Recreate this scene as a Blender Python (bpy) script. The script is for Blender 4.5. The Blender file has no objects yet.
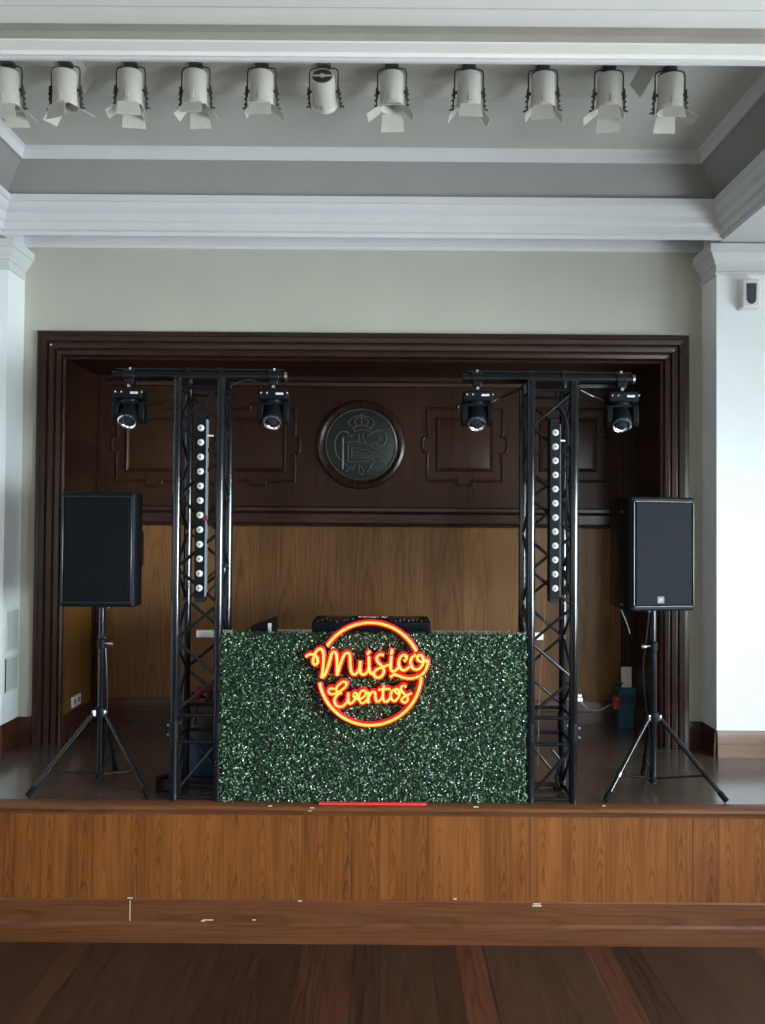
import bpy, math, random
from mathutils import Vector, Matrix
random.seed(7)
S = bpy.context.scene
COL = S.collection
PI = math.pi

# ---------------------------------------------------------------- camera
F_PX = 770.0; CAM_Z = 2.2
PITCH = math.atan(14.0/770.0); ROLL = math.radians(0.42)
_R0 = Vector((1,0,0)); _U0 = Vector((0,-math.sin(PITCH),math.cos(PITCH))); _F = Vector((0,math.cos(PITCH),math.sin(PITCH)))
_R = _R0*math.cos(ROLL)+_U0*math.sin(ROLL); _U = -_R0*math.sin(ROLL)+_U0*math.cos(ROLL)
CAM = Vector((0,0,CAM_Z))
cd = bpy.data.cameras.new('camera'); cam = bpy.data.objects.new('camera', cd); COL.objects.link(cam)
cd.sensor_fit='VERTICAL'; cd.sensor_height=24.0; cd.lens=24.0*F_PX/1024.0; cd.clip_start=0.05; cd.clip_end=200
cam.matrix_world = Matrix.Translation(CAM) @ Matrix((_R,_U,-_F)).transposed().to_4x4()
S.camera = cam
def at(px, py, Y):
    """World point seen at a photo position, on the vertical plane at distance Y."""
    d = _F + _R*((px-382.5)/F_PX) + _U*((512-py)/F_PX)
    return CAM + d*(Y/d.y)
def on_floor(px, py, z):
    d = _F + _R*((px-382.5)/F_PX) + _U*((512-py)/F_PX)
    return CAM + d*((z-CAM_Z)/d.z)

# ---------------------------------------------------------------- world and light
W = bpy.data.worlds.new('sky'); S.world = W; W.use_nodes = True
wn = W.node_tree.nodes; wn.clear()
wo = wn.new('ShaderNodeOutputWorld'); wb = wn.new('ShaderNodeBackground'); sky = wn.new('ShaderNodeTexSky')
sky.sky_type='HOSEK_WILKIE'; sky.turbidity=6; sky.sun_direction=(-0.6,0.2,0.75)
W.node_tree.links.new(sky.outputs[0], wb.inputs[0]); wb.inputs[1].default_value = 1.0
W.node_tree.links.new(wb.outputs[0], wo.inputs[0])
S.view_settings.view_transform='Standard'; S.view_settings.look='None'; S.view_settings.gamma=1
S.view_settings.use_curve_mapping=False
S.view_settings.exposure = -0.5
def area(name, loc, direction, sx, sy, watts, col):
    l = bpy.data.lights.new(name,'AREA'); l.shape='RECTANGLE'; l.size=sx; l.size_y=sy; l.energy=watts; l.color=col
    o = bpy.data.objects.new(name,l); COL.objects.link(o); o.location=loc
    o.rotation_euler = Vector(direction).to_track_quat('-Z','Z').to_euler(); return o
XL, XR, YB = -4.6, 4.6, -5.0          # hall side walls and rear wall
WIN_R = [(2.35,3.75),(0.2,1.6),(-1.95,-0.55)]
FILL_WIN_L = [(1.3,2.7),(-1.3,0.1)]
WZ0, WZ1 = 1.0, 2.75
for i,(a,b) in enumerate(WIN_R):
    l = area('daylight', (XR-0.02,(a+b)/2,(WZ0+WZ1)/2), [(-1,0,-0.10),(-6.9,4.0,-.5),(-6.9,6.5,-.5)][i], b-a, WZ1-WZ0, [185,190,120][i], (0.80,0.93,1.0))
    l.data.spread = math.radians([180,75,75][i])
for a,b in FILL_WIN_L:
    area('daylight', (XL+0.02,(a+b)/2,(WZ0+WZ1)/2), (1,0,-0.4), b-a, WZ1-WZ0, 22, (0.80,0.93,1.0))  # weak fill lamp added at the unseen left windows
for x in (-2.4,0.0,2.4):
    area('daylight', (x,YB+0.02,1.9), (0,1,-0.15), 1.6, 1.8, 40, (1.0,0.93,0.82))  # warm frontal fill lamp added behind the camera

# ---------------------------------------------------------------- materials
def nmat(name):
    m = bpy.data.materials.new(name); m.use_nodes=True
    nt=m.node_tree; b=nt.nodes['Principled BSDF']; return m,nt,b
def flat(name, col, rough=0.5, metal=0.0, vary=0.06, scale=12.0, bump=0.0, coat=0.0, spec=0.5):
    m,nt,b = nmat(name)
    tc=nt.nodes.new('ShaderNodeTexCoord'); nz=nt.nodes.new('ShaderNodeTexNoise'); nz.inputs['Scale'].default_value=scale
    nz.inputs['Detail'].default_value=4
    nt.links.new(tc.outputs['Object'],nz.inputs['Vector'])
    r=nt.nodes.new('ShaderNodeMapRange'); r.inputs['From Min'].default_value=.3; r.inputs['From Max'].default_value=.7
    r.inputs['To Min'].default_value=1-vary; r.inputs['To Max'].default_value=1+vary
    nt.links.new(nz.outputs['Fac'],r.inputs['Value'])
    mx=nt.nodes.new('ShaderNodeVectorMath'); mx.operation='SCALE'; mx.inputs[0].default_value=col[:3]
    nt.links.new(r.outputs[0],mx.inputs['Scale']); nt.links.new(mx.outputs[0],b.inputs['Base Color'])
    b.inputs['Roughness'].default_value=rough; b.inputs['Metallic'].default_value=metal
    if coat: b.inputs['Coat Weight'].default_value=coat
    b.inputs['Specular IOR Level'].default_value=spec
    if bump:
        bp=nt.nodes.new('ShaderNodeBump'); bp.inputs['Strength'].default_value=bump; bp.inputs['Distance'].default_value=.01
        nt.links.new(nz.outputs['Fac'],bp.inputs['Height']); nt.links.new(bp.outputs[0],b.inputs['Normal'])
    return m
def emit(name, col, strength):
    m,nt,b = nmat(name)
    b.inputs['Base Color'].default_value=(*col,1); b.inputs['Emission Color'].default_value=(*col,1); b.inputs['Emission Strength'].default_value=strength
    return m
def wood(name, dark, light, across='X', along='Z', plank=0.14, grain=9.0, arch=5.0, rough=0.35, vary=0.25, gap=0.0, contrast=1.0, strips=None, bump=0.05, spec=0.5, warp=3.2, coat=0.0):
    """Procedural wood: planks across one axis, figure running along the other."""
    m,nt,b = nmat(name); N=nt.nodes; L=nt.links
    def math_(op,a,bv=None,c=None):
        n=N.new('ShaderNodeMath'); n.operation=op
        for i,v in enumerate((a,bv,c)):
            if v is None: continue
            if isinstance(v,(int,float)): n.inputs[i].default_value=v
            else: L.new(v,n.inputs[i])
        return n.outputs[0]
    g=N.new('ShaderNodeNewGeometry'); sp=N.new('ShaderNodeSeparateXYZ'); L.new(g.outputs['Position'],sp.inputs[0])
    A=sp.outputs[across]; B=sp.outputs[along]
    q=math_('DIVIDE',A,plank); idx=math_('FLOOR',q); loc=math_('SUBTRACT',math_('SUBTRACT',q,idx),0.5); edge=loc
    wn_=N.new('ShaderNodeTexWhiteNoise'); wn_.noise_dimensions='1D'; L.new(idx,wn_.inputs['W']); rnd=wn_.outputs['Value']
    loc=math_('ADD',loc,math_('MULTIPLY',math_('SUBTRACT',rnd,0.5),0.5))
    # stretched fine grain
    cv=N.new('ShaderNodeCombineXYZ'); L.new(math_('MULTIPLY',A,60.0),cv.inputs[0]); L.new(math_('MULTIPLY',B,2.5),cv.inputs[1]); L.new(math_('MULTIPLY',rnd,37.0),cv.inputs[2])
    n1=N.new('ShaderNodeTexNoise'); n1.inputs['Scale'].default_value=1.0; n1.inputs['Detail'].default_value=5; L.new(cv.outputs[0],n1.inputs['Vector'])
    cv2=N.new('ShaderNodeCombineXYZ'); L.new(math_('MULTIPLY',A,7.0),cv2.inputs[0]); L.new(math_('MULTIPLY',B,1.6),cv2.inputs[1]); L.new(math_('MULTIPLY',rnd,11.0),cv2.inputs[2])
    n2=N.new('ShaderNodeTexNoise'); n2.inputs['Scale'].default_value=1.0; n2.inputs['Detail'].default_value=3; L.new(cv2.outputs[0],n2.inputs['Vector'])
    a2=math_('MULTIPLY',math_('MULTIPLY',loc,loc),arch*7.0)
    f=math_('ADD',math_('ADD',math_('MULTIPLY',B,grain),a2),math_('ADD',math_('MULTIPLY',n2.outputs['Fac'],warp),math_('MULTIPLY',rnd,9.0)))
    ring=math_('ABSOLUTE',math_('SINE',math_('MULTIPLY',f,PI)))
    ring=math_('POWER',ring,0.6)
    t=math_('ADD',math_('MULTIPLY',ring,0.38*contrast),math_('MULTIPLY',math_('SUBTRACT',n1.outputs['Fac'],0.5),0.9*contrast))
    t=math_('ADD',t,math_('MULTIPLY',math_('SUBTRACT',rnd,0.5),vary*2))
    t=math_('ADD',t,math_('MULTIPLY',math_('SUBTRACT',n2.outputs['Fac'],0.5),0.5))
    t=math_('ADD',t,0.30)
    cl=N.new('ShaderNodeClamp'); L.new(t,cl.inputs[0])
    mix=N.new('ShaderNodeMix'); mix.data_type='RGBA'; L.new(cl.outputs[0],mix.inputs['Factor'])
    mix.inputs['A'].default_value=(*dark,1); mix.inputs['B'].default_value=(*light,1)
    out=mix.outputs['Result']
    if strips:
        # inlaid strips of a redder wood: (from, to, mix)
        tot=None
        for s0,s1,w_ in strips:
            v=math_('MULTIPLY',math_('MULTIPLY',math_('GREATER_THAN',A,s0),math_('LESS_THAN',A,s1)),w_)
            tot=v if tot is None else math_('ADD',tot,v)
        m3=N.new('ShaderNodeMix'); m3.data_type='RGBA'; m3.blend_type='MULTIPLY'; L.new(tot,m3.inputs['Factor']); L.new(out,m3.inputs['A']); m3.inputs['B'].default_value=(2.5,1.9,1.6,1)
        out=m3.outputs['Result']
    if gap:
        e=math_('GREATER_THAN',math_('ABSOLUTE',edge),0.5-gap/plank)
        m2=N.new('ShaderNodeMix'); m2.data_type='RGBA'; L.new(e,m2.inputs['Factor']); L.new(out,m2.inputs['A']); m2.inputs['B'].default_value=(dark[0]*.35,dark[1]*.35,dark[2]*.35,1)
        out=m2.outputs['Result']
    b.inputs['Coat Weight'].default_value=coat; b.inputs['Coat Roughness'].default_value=.16; L.new(out,b.inputs['Base Color']); b.inputs['Specular IOR Level'].default_value=spec
    rr=math_('ADD',math_('MULTIPLY',n1.outputs['Fac'],0.18),rough-0.09); L.new(rr,b.inputs['Roughness'])
    bp=N.new('ShaderNodeBump'); bp.inputs['Strength'].default_value=bump; bp.inputs['Distance'].default_value=.004
    L.new(n1.outputs['Fac'],bp.inputs['Height']); L.new(bp.outputs[0],b.inputs['Normal'])
    return m

M = {}
M['cream'] = flat('cream_wall_paint',(0.45,0.44,0.37),.65,vary=.03,scale=3)
M['white'] = flat('white_wall_paint',(0.84,0.86,0.86),.5,vary=.02,scale=4)
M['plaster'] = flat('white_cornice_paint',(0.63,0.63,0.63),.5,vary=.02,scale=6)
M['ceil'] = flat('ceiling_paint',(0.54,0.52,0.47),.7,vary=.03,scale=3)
M['frieze'] = flat('cove_grey',(0.30,0.295,0.275),.7,vary=.03,scale=3)  # even grey, darker than the ceiling panel
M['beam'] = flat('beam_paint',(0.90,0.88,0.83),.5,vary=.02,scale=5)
M['groove'] = flat('groove_shade',(0.42,0.38,0.33),.6,vary=.06,scale=8)  # darker brown puts the recess shade into the colour
M['floor'] = wood('dark_hall_parquet',(0.014,0.0065,0.004),(0.058,0.028,0.017),'X','Y',plank=.27,grain=2.2,arch=6,rough=.42,vary=.22,gap=.0012,spec=.3,
                   strips=[(-.395,-.135,.45),(.395,.53,.8),(1.07,1.20,.8),(-1.62,-1.5,.4),(1.95,2.08,.7)])
M['stage'] = wood('grey_brown_stage_boards',(0.040,0.028,0.021),(0.110,0.080,0.062),'Y','X',plank=.13,grain=1.5,arch=3,rough=.24,vary=.10,gap=.001,coat=.7)
M['fascia'] = wood('orange_oak_veneer',(0.050,0.014,0.003),(0.225,0.076,0.018),'X','Z',plank=.137,warp=7.0,grain=7.0,arch=5.0,rough=.40,vary=.15,gap=.0006,spec=.25,contrast=1.15)
M['base'] = wood('red_brown_board',(0.050,0.015,0.005),(0.145,0.054,0.022),'Z','X',plank=.30,grain=1.2,arch=5,rough=.4,vary=.08,spec=.25)
M['panel'] = wood('golden_brown_panelling',(0.070,0.029,0.008),(0.210,0.102,0.038),'X','Z',plank=.31,grain=1.6,arch=3,rough=.42,vary=.16,contrast=.9,spec=.2)
M['reveal'] = wood('golden_side_panelling',(0.100,0.038,0.007),(0.23,0.105,0.025),'Y','Z',plank=.6,grain=1.6,arch=2,rough=.42,vary=.05,contrast=.7,spec=.25)
M['upper'] = wood('dark_walnut_panelling',(0.013,0.0048,0.002),(0.043,0.018,0.0085),'X','Z',plank=.34,grain=1.5,arch=3,rough=.36,vary=.12,contrast=.9,spec=.16)
M['frame'] = wood('dark_walnut_moulding',(0.013,0.0050,0.0025),(0.040,0.0165,0.009),'X','Z',plank=.5,grain=1.0,arch=1,rough=.28,vary=.03,contrast=.6,spec=.35)
M['frame_h'] = wood('dark_walnut_moulding_across',(0.013,0.0050,0.0025),(0.040,0.0165,0.009),'Z','X',plank=.5,grain=1.0,arch=1,rough=.28,vary=.03,contrast=.6,spec=.35)
M['skirt'] = wood('walnut_skirting',(0.026,0.008,0.004),(0.075,0.027,0.014),'Z','X',plank=.3,grain=1.0,arch=2,rough=.32,vary=.03,spec=.3)
M['skirt_l']= wood('light_skirting',(0.085,0.036,0.016),(0.19,0.090,0.045),'Z','X',plank=.3,grain=1.0,arch=2,rough=.36,vary=.03)
M['black']  = flat('black_powder_coat',(0.005,0.006,0.008),.28,vary=.1,spec=.3)
M['tube'] = flat('black_gloss_tube',(0.004,0.005,0.007),.13,vary=.1,spec=.5)
M['matte']  = flat('matte_black_plastic',(0.004,0.0055,0.008),.5,vary=.1,bump=.1,scale=150,spec=.12)
M['grille'] = flat('dark_speaker_grille',(0.003,0.0045,0.007),.5,vary=.15,bump=.3,scale=420,spec=.10)
M['bezel']  = flat('speaker_bezel_plastic',(0.010,0.013,0.016),.3,vary=.1,spec=.5)
M['rubber'] = flat('rubber',(0.006,0.006,0.006),.8,spec=.1)
M['steel']  = flat('bare_steel',(0.62,0.64,0.66),.28,metal=1.0,vary=.05)
M['chrome'] = flat('chrome_ring',(0.80,0.82,0.84),.18,metal=1.0,vary=.05)
M['silver'] = flat('silver_label',(0.62,0.64,0.66),.4,vary=.05)
M['greyp']  = flat('grey_badge',(0.17,0.19,0.21),.5)
M['lens']   = flat('led_lens',(0.62,0.64,0.60),.15,vary=.05,coat=.6)
M['lensc']  = flat('led_centre',(0.18,0.19,0.17),.2)
M['glass']  = flat('dark_lens_glass',(0.02,0.025,0.035),.06,coat=1.0)
M['spot'] = flat('cream_spotlight_enamel',(0.66,0.63,0.54),.38,vary=.04)
M['flap'] = flat('barn_door_enamel',(0.62,0.59,0.51),.5,vary=.06)
M['dwire']  = flat('dark_metal_bracket',(0.10,0.09,0.085),.45,metal=.4)
M['lamp_in']= flat('dark_lamp_interior',(0.05,0.045,0.04),.6)
M['bronze'] = flat('dark_bronze',(0.014,0.018,0.016),.45,metal=.0,vary=.25,scale=40,bump=.2,spec=.3)
M['bronze2'] = flat('pale_bronze_relief',(0.10,0.095,0.08),.42,metal=.5,vary=.25,scale=60)  # relief toned lighter than the disc for contrast
M['plate']  = flat('white_plastic',(0.72,0.72,0.70),.4)
M['cover']  = flat('grey_green_cover',(0.50,0.55,0.51),.45)
M['pflex']  = flat('dusty_pink_flex',(0.22,0.15,0.13),.5)
M['badge']  = flat('speaker_badge',(0.06,0.07,0.08),.5)
M['navy']   = flat('blue_plastic_drum',(0.012,0.035,0.085),.42)
M['lid'] = flat('grey_plastic_lid',(0.03,0.033,0.031),.5,spec=.2)
M['red']    = flat('red_plastic',(0.24,0.006,0.010),.35)
M['redtape']= flat('red_gloss_tape',(0.85,0.035,0.05),.35,vary=.04)
M['cyan'] = flat('cyan_carton',(0.008,0.10,0.15),.5,vary=.1)
M['table']  = flat('white_table_top',(0.70,0.70,0.68),.4)
M['seam']   = flat('dark_joint',(0.02,0.012,0.008),.8)
M['scuff']  = flat('pale_scuff',(0.60,0.50,0.38),.8)
M['neon'] = emit('neon_tube_glow',(1.0,0.118,0.014),9.0)
M['neonhalo'] = emit('neon_red_halo',(1.0,0.004,0.008),.60)  # self-glowing red imitates the halo of the tubes
M['neonlit']= emit('controller_key',(1.0,0.6,0.5),0.6)
M['text'] = emit('controller_text_glow',(1.0,0.5,0.45),1.1)  # brand lettering given its own pink glow

def leafmat():
    m,nt,b = nmat('plastic_boxwood_leaf'); N=nt.nodes; L=nt.links
    g=N.new('ShaderNodeNewGeometry'); r=N.new('ShaderNodeValToRGB'); L.new(g.outputs['Random Per Island'],r.inputs[0])
    e=r.color_ramp.elements; e[0].position=0; e[0].color=(0.002,0.008,0.003,1); e[1].position=1; e[1].color=(0.60,0.70,0.50,1)
    for p,c in ((.35,(0.006,0.026,0.009)),(.70,(0.012,0.055,0.014)),(.86,(0.030,0.12,0.035)),(.945,(0.17,0.32,0.15))):  # palest leaves paint in the glints of glossy foliage
        k=e.new(p); k.color=(*c,1)
    L.new(r.outputs[0],b.inputs['Base Color']); b.inputs['Roughness'].default_value=.28
    b.inputs['Specular IOR Level'].default_value=.6
    return m
M['leaf']=leafmat()
M['mat_back']=flat('dark_green_mesh_mat',(0.006,0.014,0.008),.8)
def winglass():
    m,nt,b=nmat('window_glass'); b.inputs['Base Color'].default_value=(.9,.97,1,1); b.inputs['Roughness'].default_value=.02
    b.inputs['Transmission Weight'].default_value=1; return m
M['pane']=winglass()

# ---------------------------------------------------------------- mesh builder
def rotz(a): return Matrix.Rotation(a,3,'Z')
class MB:
    def __init__(s): s.v=[]; s.f=[]
    def add(s, vs, fs, T=None):
        n=len(s.v)
        for p in vs:
            p=Vector(p); s.v.append(T@p if T is not None else p)
        for f in fs: s.f.append([i+n for i in f])
        return s
    def box(s, c, d, R=None):
        c=Vector(c); hx,hy,hz=[k/2 for k in d]
        vs=[Vector((x,y,z)) for x in(-hx,hx) for y in(-hy,hy) for z in(-hz,hz)]
        if R is not None: vs=[R@v for v in vs]
        return s.add([v+c for v in vs],[(0,1,3,2),(4,6,7,5),(0,4,5,1),(2,3,7,6),(0,2,6,4),(1,5,7,3)])
    def b2(s, x0,x1,y0,y1,z0,z1): return s.box(((x0+x1)/2,(y0+y1)/2,(z0+z1)/2),(x1-x0,y1-y0,z1-z0))
    def cyl(s, p0, p1, r, r2=None, n=16, caps=True):
        p0=Vector(p0); p1=Vector(p1); r2=r if r2 is None else r2
        d=(p1-p0).normalized(); a=d.orthogonal().normalized(); b=d.cross(a)
        vs=[]
        for k in range(n):
            t=2*PI*k/n; w=a*math.cos(t)+b*math.sin(t); vs+= [p0+w*r, p1+w*r2]
        fs=[(2*k,2*((k+1)%n),2*((k+1)%n)+1,2*k+1) for k in range(n)]
        if caps: fs+=[tuple(2*k for k in reversed(range(n))), tuple(2*k+1 for k in range(n))]
        return s.add(vs,fs)
    def tube(s, pts, r, n=8, closed=False):
        pts=[Vector(p) for p in pts]; m=len(pts); vs=[]; fs=[]
        up=None
        for i,p in enumerate(pts):
            q0=pts[i-1] if (i>0 or closed) else pts[i]; q1=pts[(i+1)%m] if (i<m-1 or closed) else pts[i]
            d=(q1-q0); d=d.normalized() if d.length>1e-9 else Vector((0,0,1))
            if up is None: up=d.orthogonal().normalized()
            up=(up-d*up.dot(d)); up=up.normalized() if up.length>1e-6 else d.orthogonal().normalized()
            b=d.cross(up)
            for k in range(n):
                t=2*PI*k/n; vs.append(p+(up*math.cos(t)+b*math.sin(t))*r)
        for i in range(m if closed else m-1):
            j=(i+1)%m
            for k in range(n): fs.append((i*n+k,i*n+(k+1)%n,j*n+(k+1)%n,j*n+k))
        if not closed: fs+=[tuple(reversed(range(n))), tuple((m-1)*n+k for k in range(n))]
        return s.add(vs,fs)
    def lathe(s, prof, c=(0,0,0), axis=(0,0,1), n=28):
        axis=Vector(axis).normalized(); a=axis.orthogonal().normalized(); b=axis.cross(a); c=Vector(c); vs=[]; fs=[]
        for (r,h) in prof:
            for k in range(n):
                t=2*PI*k/n; vs.append(c+axis*h+(a*math.cos(t)+b*math.sin(t))*max(r,1e-5))
        for i in range(len(prof)-1):
            for k in range(n): fs.append((i*n+k,i*n+(k+1)%n,(i+1)*n+(k+1)%n,(i+1)*n+k))
        fs+=[tuple(reversed(range(n))), tuple((len(prof)-1)*n+k for k in range(n))]
        return s.add(vs,fs)
    def sphere(s,c,r,n=14,m=8):
        return s.lathe([(r*math.sin(PI*i/m),-r*math.cos(PI*i/m)) for i in range(m+1)],c,n=n)
    def prism(s, poly, h, T=None):
        """poly in XY, extruded 0..h along Z, then transformed."""
        n=len(poly); vs=[(x,y,0) for x,y in poly]+[(x,y,h) for x,y in poly]
        fs=[tuple(reversed(range(n))),tuple(range(n,2*n))]+[(i,(i+1)%n,n+(i+1)%n,n+i) for i in range(n)]
        return s.add(vs,fs,T)
    def extrude_x(s, prof, x0, x1):
        """closed profile of (y,z) points swept along X"""
        n=len(prof); vs=[(x0,y,z) for y,z in prof]+[(x1,y,z) for y,z in prof]
        return s.add(vs,[tuple(range(n)),tuple(reversed(range(n,2*n)))]+[(i,n+i,n+(i+1)%n,(i+1)%n) for i in range(n)])
    def rect_sweep(s, x0,y0,x1,y1, prof, closed=True):
        """profile of (inset, z) swept round a rectangle with mitred corners"""
        vs=[]; fs=[]; n=len(prof)
        for d,z in prof: vs+=[(x0+d,y0+d,z),(x1-d,y0+d,z),(x1-d,y1-d,z),(x0+d,y1-d,z)]
        for i in range(n if closed else n-1):
            j=(i+1)%n
            for k in range(4): fs.append((i*4+k,i*4+(k+1)%4,j*4+(k+1)%4,j*4+k))
        return s.add(vs,fs)
    def build(s, name, mat, parent=None, bevel=0.0, seg=2, smooth=35, world=False):
        vs=s.v; org=None
        if parent is not None and world:
            o=Vector((0,0,0)); p=parent
            while p is not None: o+=p.location; p=p.parent
            vs=[v-o for v in vs]
        if parent is None and vs:
            xs=[v.x for v in vs]; ys=[v.y for v in vs]; zs=[v.z for v in vs]
            org=Vector(((min(xs)+max(xs))/2,(min(ys)+max(ys))/2,min(zs))); vs=[v-org for v in vs]
        me=bpy.data.meshes.new(name); me.from_pydata([tuple(v) for v in vs],[],s.f); me.validate(); me.update()
        import bmesh
        bm=bmesh.new(); bm.from_mesh(me); bmesh.ops.recalc_face_normals(bm,faces=bm.faces); bm.to_mesh(me); bm.free()
        me.materials.append(mat)
        if smooth: me.shade_smooth(); me.set_sharp_from_angle(angle=math.radians(smooth))
        o=bpy.data.objects.new(name,me); COL.objects.link(o)
        if org is not None: o.location=org
        if parent is not None: o.parent=parent
        if bevel:
            md=o.modifiers.new('bevel','BEVEL'); md.width=bevel; md.segments=seg; md.limit_method='ANGLE'; md.angle_limit=math.radians(40)
        return o
def tag(o,label=None,cat=None,group=None,kind=None):
    if label: o['label']=label
    if cat: o['category']=cat
    if group: o['group']=group
    if kind: o['kind']=kind
    return o
def struct(name, mb, mat, bevel=0.0, smooth=35, parent=None):
    o=mb.build(name,mat,parent,bevel=bevel,smooth=smooth,world=parent is not None)
    if parent is None: o['kind']='structure'
    return o
def thing(name,label,cat,loc=(0,0,0),rz=0,group=None):
    o=bpy.data.objects.new(name,None); COL.objects.link(o); o.location=loc; o.rotation_euler=(0,0,rz); o.empty_display_size=.1
    return tag(o,label,cat,group)
def copy_tree(o,parent=None):
    c=o.copy(); COL.objects.link(c); c.parent=parent
    for ch in list(o.children): copy_tree(ch,c)
    return c
def spline(pts, n=6):
    pts=[Vector(p) for p in pts]; out=[]
    P=[pts[0]*2-pts[1]]+pts+[pts[-1]*2-pts[-2]]
    for i in range(1,len(P)-2):
        a,b,c,d=P[i-1],P[i],P[i+1],P[i+2]
        for k in range(n):
            t=k/n; out.append(.5*((2*b)+(c-a)*t+(2*a-5*b+4*c-d)*t*t+(3*b-a-3*c+d)*t**3))
    out.append(pts[-1]); return out

# ================================================================ SETTING
ZS=0.732                    # stage height
YF=4.075                    # stage front
XA,XB=-2.44,2.157           # alcove between the pilasters
YP,YW=4.97,5.20             # pilaster face, wall with the wooden surround
OX0,OX1,OZ=-2.144,1.868,3.31   # opening in that wall
YN=5.80                     # rear of the niche
ZC=4.04; ZT=4.47            # beam soffit, coffer ceiling

struct('floor', MB().b2(XL-.2,XR+.2,YB-.2,YF+.1,-.1,.016), M['floor'])
# hall walls with window openings
def wall_with_holes(x0,x1,holes,y0,y1,z0,z1):
    m=MB(); ys=y0
    for a,b in sorted(holes):
        m.b2(x0,x1,ys,a,z0,z1); m.b2(x0,x1,a,b,z0,WZ0); m.b2(x0,x1,a,b,WZ1,z1); ys=b
    m.b2(x0,x1,ys,y1,z0,z1); return m
struct('wall_right', wall_with_holes(XR,XR+.2,WIN_R,YB,YW+.2,0,4.6), M['white'])
struct('wall_left', wall_with_holes(XL-.2,XL,FILL_WIN_L,YB,YW+.2,0,4.6), M['white'])
m=MB(); xs=XL-.2
for x in (-2.4,0,2.4):
    m.b2(xs,x-.8,YB-.2,YB,0,4.6); m.b2(x-.8,x+.8,YB-.2,YB,0,1.0); m.b2(x-.8,x+.8,YB-.2,YB,2.8,4.6); xs=x+.8
m.b2(xs,XR+.2,YB-.2,YB,0,4.6)
struct('wall_rear', m, M['white'])
wi=0
def window(cx,cy,w,z0,z1,normal):
    global wi
    wi+=1
    r=bpy.data.objects.new('window_%d'%wi,None); COL.objects.link(r); r.location=(cx,cy,z0); r['kind']='structure'
    m=MB(); g=MB(); t=.05
    def bar(a0,a1,b0,b1,mb,th):
        if normal=='x': mb.b2(cx-th,cx+th,cy+a0,cy+a1,b0,b1)
        else: mb.b2(cx+a0,cx+a1,cy-th,cy+th,b0,b1)
    h=w/2
    for a in ((-h,-h+t),(h-t,h),(-.02,.02)): bar(a[0],a[1],z0,z1,m,.03)
    for b_ in ((z0,z0+t),(z1-t,z1),(z0+(z1-z0)*.65-.02,z0+(z1-z0)*.65+.02)): bar(-h,h,b_[0],b_[1],m,.03)
    bar(-h,h,z0,z1,g,.004)
    m.build('window_frame',M['plate'],r,world=True); g.build('pane',M['pane'],r,world=True)
for a,b in WIN_R: window(XR+.10,(a+b)/2,b-a,WZ0,WZ1,'x')
for a,b in FILL_WIN_L: window(XL-.10,(a+b)/2,b-a,WZ0,WZ1,'x')  # unseen left windows, added along with their fill lamps
for x in (-2.4,0,2.4): window(x,YB-.10,1.6,1.0,2.8,'y')  # unseen rear windows, added for the frontal fill

# ceilings: hall ceiling, the cross beam, the side soffits, the coffer
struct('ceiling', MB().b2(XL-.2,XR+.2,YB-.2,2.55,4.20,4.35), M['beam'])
m=MB().extrude_x([(2.5,4.04),(2.70,4.04),(2.72,4.05),(2.795,4.045),(2.815,4.05),(2.82,4.085),(2.905,4.085),(2.91,4.045),(2.955,4.04),(2.96,4.05),(2.975,4.05),(2.98,4.035),(3.0,4.04),(3.0,4.9),(2.5,4.9)],XL-.2,XR+.2)
struct('trim_1', m, M['beam'], smooth=20)
struct('trim_2', MB().extrude_x([(2.8195,4.080),(2.9035,4.080),(2.9045,4.052),(2.9095,4.052),(2.9095,4.0845),(2.8195,4.0845)],XL,XR), M['groove'])  # liner painted dark as the shadow line inside the beam groove
m=MB().b2(XL-.2,XA,2.98,YW+.2,ZC,4.9).b2(XB,XR+.2,2.98,YW+.2,ZC,4.9).b2(XA,XB,4.86,YW+.3,4.165,4.9)
struct('ceiling_soffit', m, M['plaster'])
m=MB().rect_sweep(XA,3.0,XB,4.86,[(0,4.03),(.010,4.028),(.014,4.05),(.032,4.058),(.036,4.10),(.050,4.108),(.056,4.118),(.062,4.150),(.080,4.162),(.092,4.178),(.098,4.205),(.112,4.210),(.114,4.247),(0,4.247)])
struct('trim_3', m, M['plaster'], smooth=20)
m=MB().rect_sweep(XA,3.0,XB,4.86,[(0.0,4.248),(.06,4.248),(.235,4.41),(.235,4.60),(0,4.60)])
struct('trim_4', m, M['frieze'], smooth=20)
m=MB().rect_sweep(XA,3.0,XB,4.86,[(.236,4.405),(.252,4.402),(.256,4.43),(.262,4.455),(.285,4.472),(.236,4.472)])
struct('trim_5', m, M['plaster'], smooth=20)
# ceiling panel with its shallow raised tray
trx0,trx1=at(84,104,4.03).x,at(640,104,4.03).x
m=MB(); y0,y1=3.0,4.62; d=.05; T0=(trx0,trx1,3.25,4.03)
m.b2(XA+.2,XB-.2,4.03,4.66,ZT,ZT+.15).b2(XA+.2,XB-.2,3.0,3.25,ZT,ZT+.15).b2(XA+.2,trx0,3.25,4.03,ZT,ZT+.15).b2(trx1,XB-.2,3.25,4.03,ZT,ZT+.15)
a=(trx0,trx1,3.25,4.03); b_=(trx0+.07,trx1-.07,3.32,3.98); zz=ZT+.045
m.add([(a[0],a[2],ZT),(a[1],a[2],ZT),(a[1],a[3],ZT),(a[0],a[3],ZT),(b_[0],b_[2],zz),(b_[1],b_[2],zz),(b_[1],b_[3],zz),(b_[0],b_[3],zz)],
      [(0,1,5,4),(1,2,6,5),(2,3,7,6),(3,0,4,7),(4,5,6,7)])
struct('ceiling_coffer', m, M['ceil'], smooth=0)

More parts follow.
